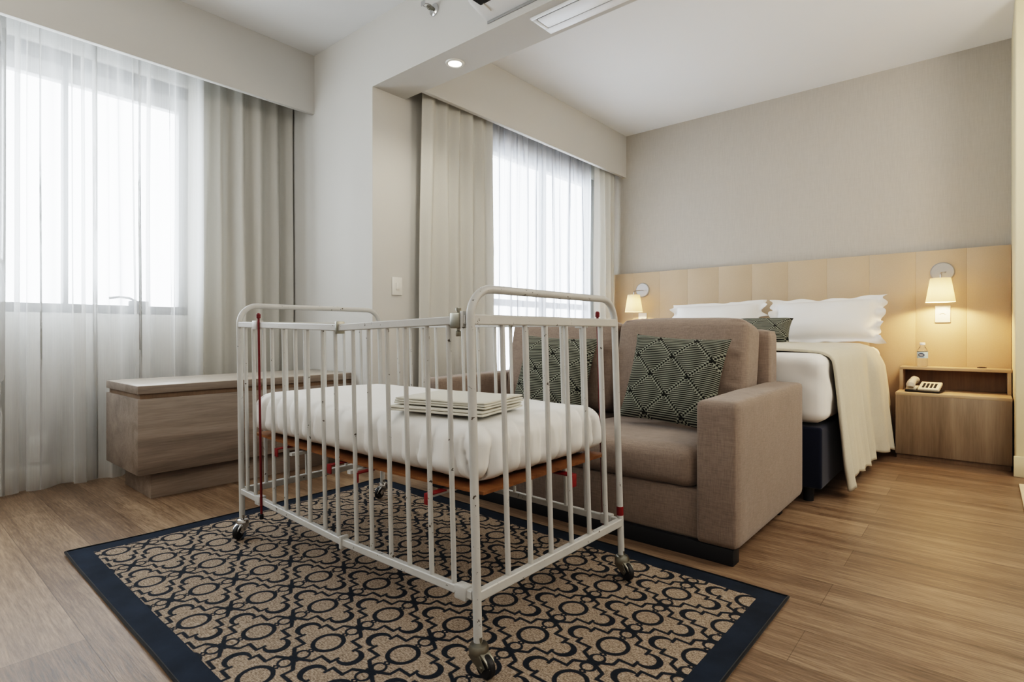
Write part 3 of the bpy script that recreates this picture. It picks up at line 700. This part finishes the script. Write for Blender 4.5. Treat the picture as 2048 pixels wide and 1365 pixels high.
# pillows with frilled borders
def pillow(c, w, h, th, R, seed, label):
    mb = MB()
    for sg in (-1, 1):
        def fn(a, b_, sg=sg):
            u, v = (2 * a - 1) * -sg, 2 * b_ - 1
            iu, iv = u / .88, v / .84
            k = (max(0, 1 - abs(iu) ** 3.2) * max(0, 1 - abs(iv) ** 3.0)) ** .55
            e = max(0, max((abs(u) - .88) / .12, (abs(v) - .84) / .16))
            side = max(0, abs(u) - .70) / .30
            ruf = e * side * .026 * sin(v * 11 + seed) + e * .024 * noise.noise(Vector((u * 3.5, v * 4, seed)))
            x = u * w / 2 * (1 - .05 * (1 - v * v)) + e * side * math.copysign(1, u) * .050 * noise.noise(Vector((v * 5, seed, 1))); z = v * h / 2 * (1 - .07 * (1 - u * u)) + e * .012 * noise.noise(Vector((u * 4, seed, 3)))
            d = sg * (th / 2 * k + .0015) + ruf + .010 * noise.noise(Vector((u * 2.4, v * 2.4, seed * 2))) * k
            return (x, d, z)
        mb.grid(fn, 56, 40)
    o = obj('pillow', mb, M['linen'], smooth=180); o.matrix_world = Matrix.Translation(c) @ R.to_4x4()
    return tag(o, label, 'pillow')
pillow((-.872, 4.44, .886), .72, .36, .17, Rz(0) @ Rx(-24) @ Ry(-1.5), 1.3, 'white frilled pillow propped on the headboard beside the right bedside lamp')
pillow((-1.655, 4.46, .878), .76, .37, .16, Rz(2) @ Rx(-24) @ Ry(-1.5), 4.1, 'white frilled pillow propped at the left half of the bed')
cushion('bed_cushion', (-1.185, 4.11, .818), .36, .20, .09, Rx(-36), 'small dark patterned cushion leaning against the white bed pillows')

# headboard
hd = thing('headboard', 'tan padded headboard panel spanning the wall behind the bed', 'headboard', (-1.3, 4.70, 0))
HX = [-2.785, -2.50, -2.236, -1.977, -1.705, -1.436, -1.167, -.898, -.629, -.36, -.09, .126]
for a, c in zip(HX, HX[1:]): obj('panel', MB().box((a + .0002, 4.68, .0), (c - .0002, 4.708, 1.350), .0012, 2), M['headboard'], hd)

# bedside lamps
def lamp(c, label):
    x, y, z = c; lt = thing('wall_lamp', label, 'lamp', c, 'lamps on the headboard')
    obj('wall_disc', MB().lathe([(.066, 0), (.066, .008), (.060, .016), (.012, .018)], c, 48, RX), M['disc'], lt)
    ar = MB().tube([(x + .012, y - .016, z - .004), (x + .018, y - .05, z - .004), (x + .006, y - .10, z - .01), (x, y - .15, z - .016), (x - .002, y - .17, z - .03), (x - .002, y - .17, z - .08)], .0045, 10).lathe([(.012, 0), (.012, .03)], (x - .002, y - .17, z - .09), 14)
    obj('arm', ar, M['chrome'], lt)
    sc = (x - .003, y - .17, z)
    sh = obj('lamp_shade', MB().lathe([(.0545, -.052), (.0785, -.206), (.0770, -.206), (.053, -.052)], sc, 40, cap=False), M['shade'], lt)
    obj('bulb', MB().lathe([(.008, -.085), (.012, -.10), (.020, -.125), (.022, -.145), (.016, -.162), (.004, -.170)], sc, 20), M['bulb'], lt)
    return lt
lamp((-.215, 4.68, 1.200), 'lit bedside wall lamp above the nightstand with the telephone')
lamp((-2.400, 4.68, 1.188), 'lit bedside wall lamp next to the far corner curtain')
for cx in (-.214, -2.40):
    l = bpy.data.lights.new('lamp_light', 'POINT'); l.energy = 10.0; l.color = (1, .63, .30); l.shadow_soft_size = .022
    o = bpy.data.objects.new('lamp_light', l); COL.objects.link(o); o.location = (cx - .003, 4.51, 1.035)
for cx, lb in ((-.214, 'white socket plate on the headboard under the right bedside lamp'), (-2.40, 'white socket plate on the headboard under the left bedside lamp')):
    so2 = thing('power_outlet', lb, 'outlet', (cx, 4.68, .865), 'sockets on the headboard')
    obj('plate', MB().box((cx - .041, 4.670, .865), (cx + .041, 4.68, .977), .003), M['white'], so2)
    mk = MB().tube([(cx - .016 + .032 * k / 8, 4.6695, .918 + .007 * sin(pi * k / 8)) for k in range(9)], .0016, 6)
    obj('mark', mk, M['dark'], so2)

# nightstand
NX0, NX1 = -.434, .120
ns = thing('nightstand', 'light brown wooden nightstand with an open shelf beside the bed', 'nightstand', (-.157, 4.48, 0))
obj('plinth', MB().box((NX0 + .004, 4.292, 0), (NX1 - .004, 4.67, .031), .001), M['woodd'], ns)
obj('cabinet', MB().box((NX0, 4.296, .031), (NX1, 4.678, .402), .001), M['woodv'], ns)
obj('drawer_front', MB().box((NX0, 4.279, .031), (NX1, 4.2955, .402), .0012), M['woodv'], ns)
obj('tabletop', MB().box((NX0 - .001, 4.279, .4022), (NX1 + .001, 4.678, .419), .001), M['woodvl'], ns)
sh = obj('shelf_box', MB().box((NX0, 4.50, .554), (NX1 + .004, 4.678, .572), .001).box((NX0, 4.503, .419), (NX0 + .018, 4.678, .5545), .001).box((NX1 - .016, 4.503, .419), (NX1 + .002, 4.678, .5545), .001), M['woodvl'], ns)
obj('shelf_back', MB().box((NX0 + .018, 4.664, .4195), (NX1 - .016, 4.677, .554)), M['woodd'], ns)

# telephone
ph = thing('telephone', 'cream desk telephone with grey handset on the nightstand shelf', 'telephone', (-.295, 4.41, .419))
def P_(lx, ly, lz): return (lx, ly, lz)
RZp = Rz(-7)
def phb(lo, hi, bev, rot=None):
    mb = MB(); c = Vector(((lo[0] + hi[0]) / 2, (lo[1] + hi[1]) / 2, (lo[2] + hi[2]) / 2)); R = RZp @ (rot or Matrix.Identity(3))
    cc = Vector((-.295, 4.41, .419)) + RZp @ c; h = [(hi[i] - lo[i]) / 2 for i in range(3)]
    return mb.box([cc[i] - h[i] for i in range(3)], [cc[i] + h[i] for i in range(3)], bev, 3, R)
obj('base', phb((-.090, -.075, .002), (.092, .075, .014), .005), M['black'], ph)
tl = Rx(18)
obj('body', phb((-.026, -.058, .022), (.084, .068, .044), .006, tl), M['phone'], ph)
mb = MB()
for i in range(4):
    for j in range(4):
        k = phb((-.006 + .020 * i, -.038 + .017 * j, .028 + .0055 * j), (.006 + .020 * i, -.029 + .017 * j, .034 + .0055 * j), .001, tl); mb.add(k.v, k.f)
for v_i in range(len(mb.v)): mb.v[v_i] = (mb.v[v_i][0], mb.v[v_i][1], mb.v[v_i][2] + .0035)
obj('keypad', mb, M['black'], ph)
R = RZp
def hp(x, y, z): return Vector((-.295, 4.41, .419)) + R @ Vector((x, y, z))
hs = MB().tube([hp(-.060, -.068, .030), hp(-.060, -.060, .044), hp(-.060, -.035, .060), hp(-.060, .0, .070), hp(-.060, .035, .074), hp(-.060, .060, .068), hp(-.060, .070, .056)], .02, 16, rs=[.018, .025, .022, .019, .022, .025, .017])
obj('handset', hs, M['handset'], ph)
obj('cradle', phb((-.086, -.055, .013), (-.034, .066, .034), .006), M['phone'], ph)

# water bottle
wb = (-.315, 4.565, .5722)
bt = thing('water_bottle', 'small clear plastic water bottle with pale blue label on the nightstand', 'bottle', wb)
obj('body', MB().lathe([(.020, 0), (.027, .002), (.0295, .010), (.0285, .022), (.0295, .034), (.0285, .046), (.0295, .058), (.0295, .098), (.027, .110), (.019, .125), (.0135, .134), (.0125, .142), (.0125, .147)], wb, 32), M['clear'], bt)
obj('cap', MB().lathe([(.0150, .142), (.0155, .144), (.0155, .158), (.0145, .160)], wb, 24), M['labelwhite'], bt)
lb = obj('label_wrap', MB().lathe([(.0300, .056), (.0302, .058), (.0302, .096), (.0300, .098)], wb, 40, cap=False), M['labelblue'], bt)
def emb(rx, rz, rad, z, a0=-1.72):
    mb = MB(); n = 28; vs = [(wb[0] + rad * cos(a0), wb[1] + rad * sin(a0), wb[2] + z)]
    for k in range(n):
        a = a0 + rx / .030 * cos(2 * pi * k / n); vs.append((wb[0] + rad * cos(a), wb[1] + rad * sin(a), wb[2] + z + rz * sin(2 * pi * k / n)))
    return mb.add(vs, [(0, 1 + k, 1 + (k + 1) % n) for k in range(n)])
obj('emblem', emb(.017, .0125, .0318, .078), M['labeldark'], lb)
mb = MB()
for zz, r in ((.0815, .012), (.0765, .013), (.0715, .010)):
    e = emb(r, .0013, .0326, zz); mb.add(e.v, e.f)
obj('emblem_lines', mb, M['labelwhite'], lb)
tag(obj('coaster', MB().lathe([(.024, 0), (.024, .004), (.012, .007)], (-.015, 4.63, .5722), 24), M['dark']), 'tiny dark round disc on the top of the nightstand right of the bottle', 'coaster')
tag(obj('floor_mat', MB().box((.134, 2.2, .0), (.80, 3.915, .012), .004), M['mat']), 'pale mat on the wood floor at the right edge near the wall', 'mat')

# ------------------------------------------------------------------ light
W = bpy.data.worlds.new('overcast_sky'); S.world = W; W.use_nodes = True; t = W.node_tree
bg = t.nodes['Background']; bg.inputs[0].default_value = (.88, .95, 1, 1); bg.inputs[1].default_value = 6.5
def area(name, loc, rot, sx, sy, e, color=(1, 1, 1), portal=False):
    l = bpy.data.lights.new(name, 'AREA'); l.shape = 'RECTANGLE'; l.size = sx; l.size_y = sy; l.energy = e; l.color = color
    o = bpy.data.objects.new(name, l); COL.objects.link(o); o.location = loc; o.rotation_euler = rot
    if portal: l.cycles.is_portal = True
    return o
area('window_portal', (XL - .2, .48, 1.62), (0, -pi / 2, 0), 1.42, 1.75, 1, portal=True)
area('window_portal', (XP - .2, 3.74, 1.17), (0, -pi / 2, 0), 2.14, 1.52, 1, portal=True)
def spot(loc, e, color, size=radians(150), r=.06):
    l = bpy.data.lights.new('ceiling_downlight', 'SPOT'); l.energy = e; l.color = color; l.spot_size = size; l.spot_blend = .8; l.shadow_soft_size = r
    o = bpy.data.objects.new('ceiling_downlight', l); COL.objects.link(o); o.location = loc; return o
WARM = (1, .78, .54)
def fill_point(loc, e, color, r=.30):  # soft fill added out of view, no fixture modelled
    l = bpy.data.lights.new('fill_light', 'POINT'); l.energy = e; l.color = color; l.shadow_soft_size = r
    o = bpy.data.objects.new('fill_light', l); COL.objects.link(o); o.location = loc; return o
spot((-2.202, 2.106, SO - .02), 10, (1, .93, .8))
fill_point((-2.6, -1.0, 2.1), 13, (1, .97, .92)); fill_point((.4, -1.0, 2.1), 9, (1, .97, .93)); fill_point((.95, 2.9, 2.1), 24, (1, .91, .80)); fill_point((.9, 1.0, 2.2), 8, (1, .93, .84))  # third one doubles as the warm hall light, the others only fill

# ------------------------------------------------------------------ camera
cam = bpy.data.cameras.new('camera'); co = bpy.data.objects.new('camera', cam); COL.objects.link(co)
co.location = (0, 0, .8); co.rotation_euler = (pi / 2, 0, .7054)
cam.sensor_width = 36; cam.lens = 36 * 1110.7 / 2048; cam.shift_y = -17.5 / 2048; cam.clip_start = .02
S.camera = co
S.view_settings.view_transform = 'Filmic'; S.view_settings.look = 'High Contrast'
S.view_settings.exposure = 1.08
S.cycles.max_bounces = 8; S.cycles.diffuse_bounces = 4; S.cycles.transparent_max_bounces = 12; S.cycles.caustics_reflective = False; S.cycles.caustics_refractive = False
S.cycles.sample_clamp_indirect = 6
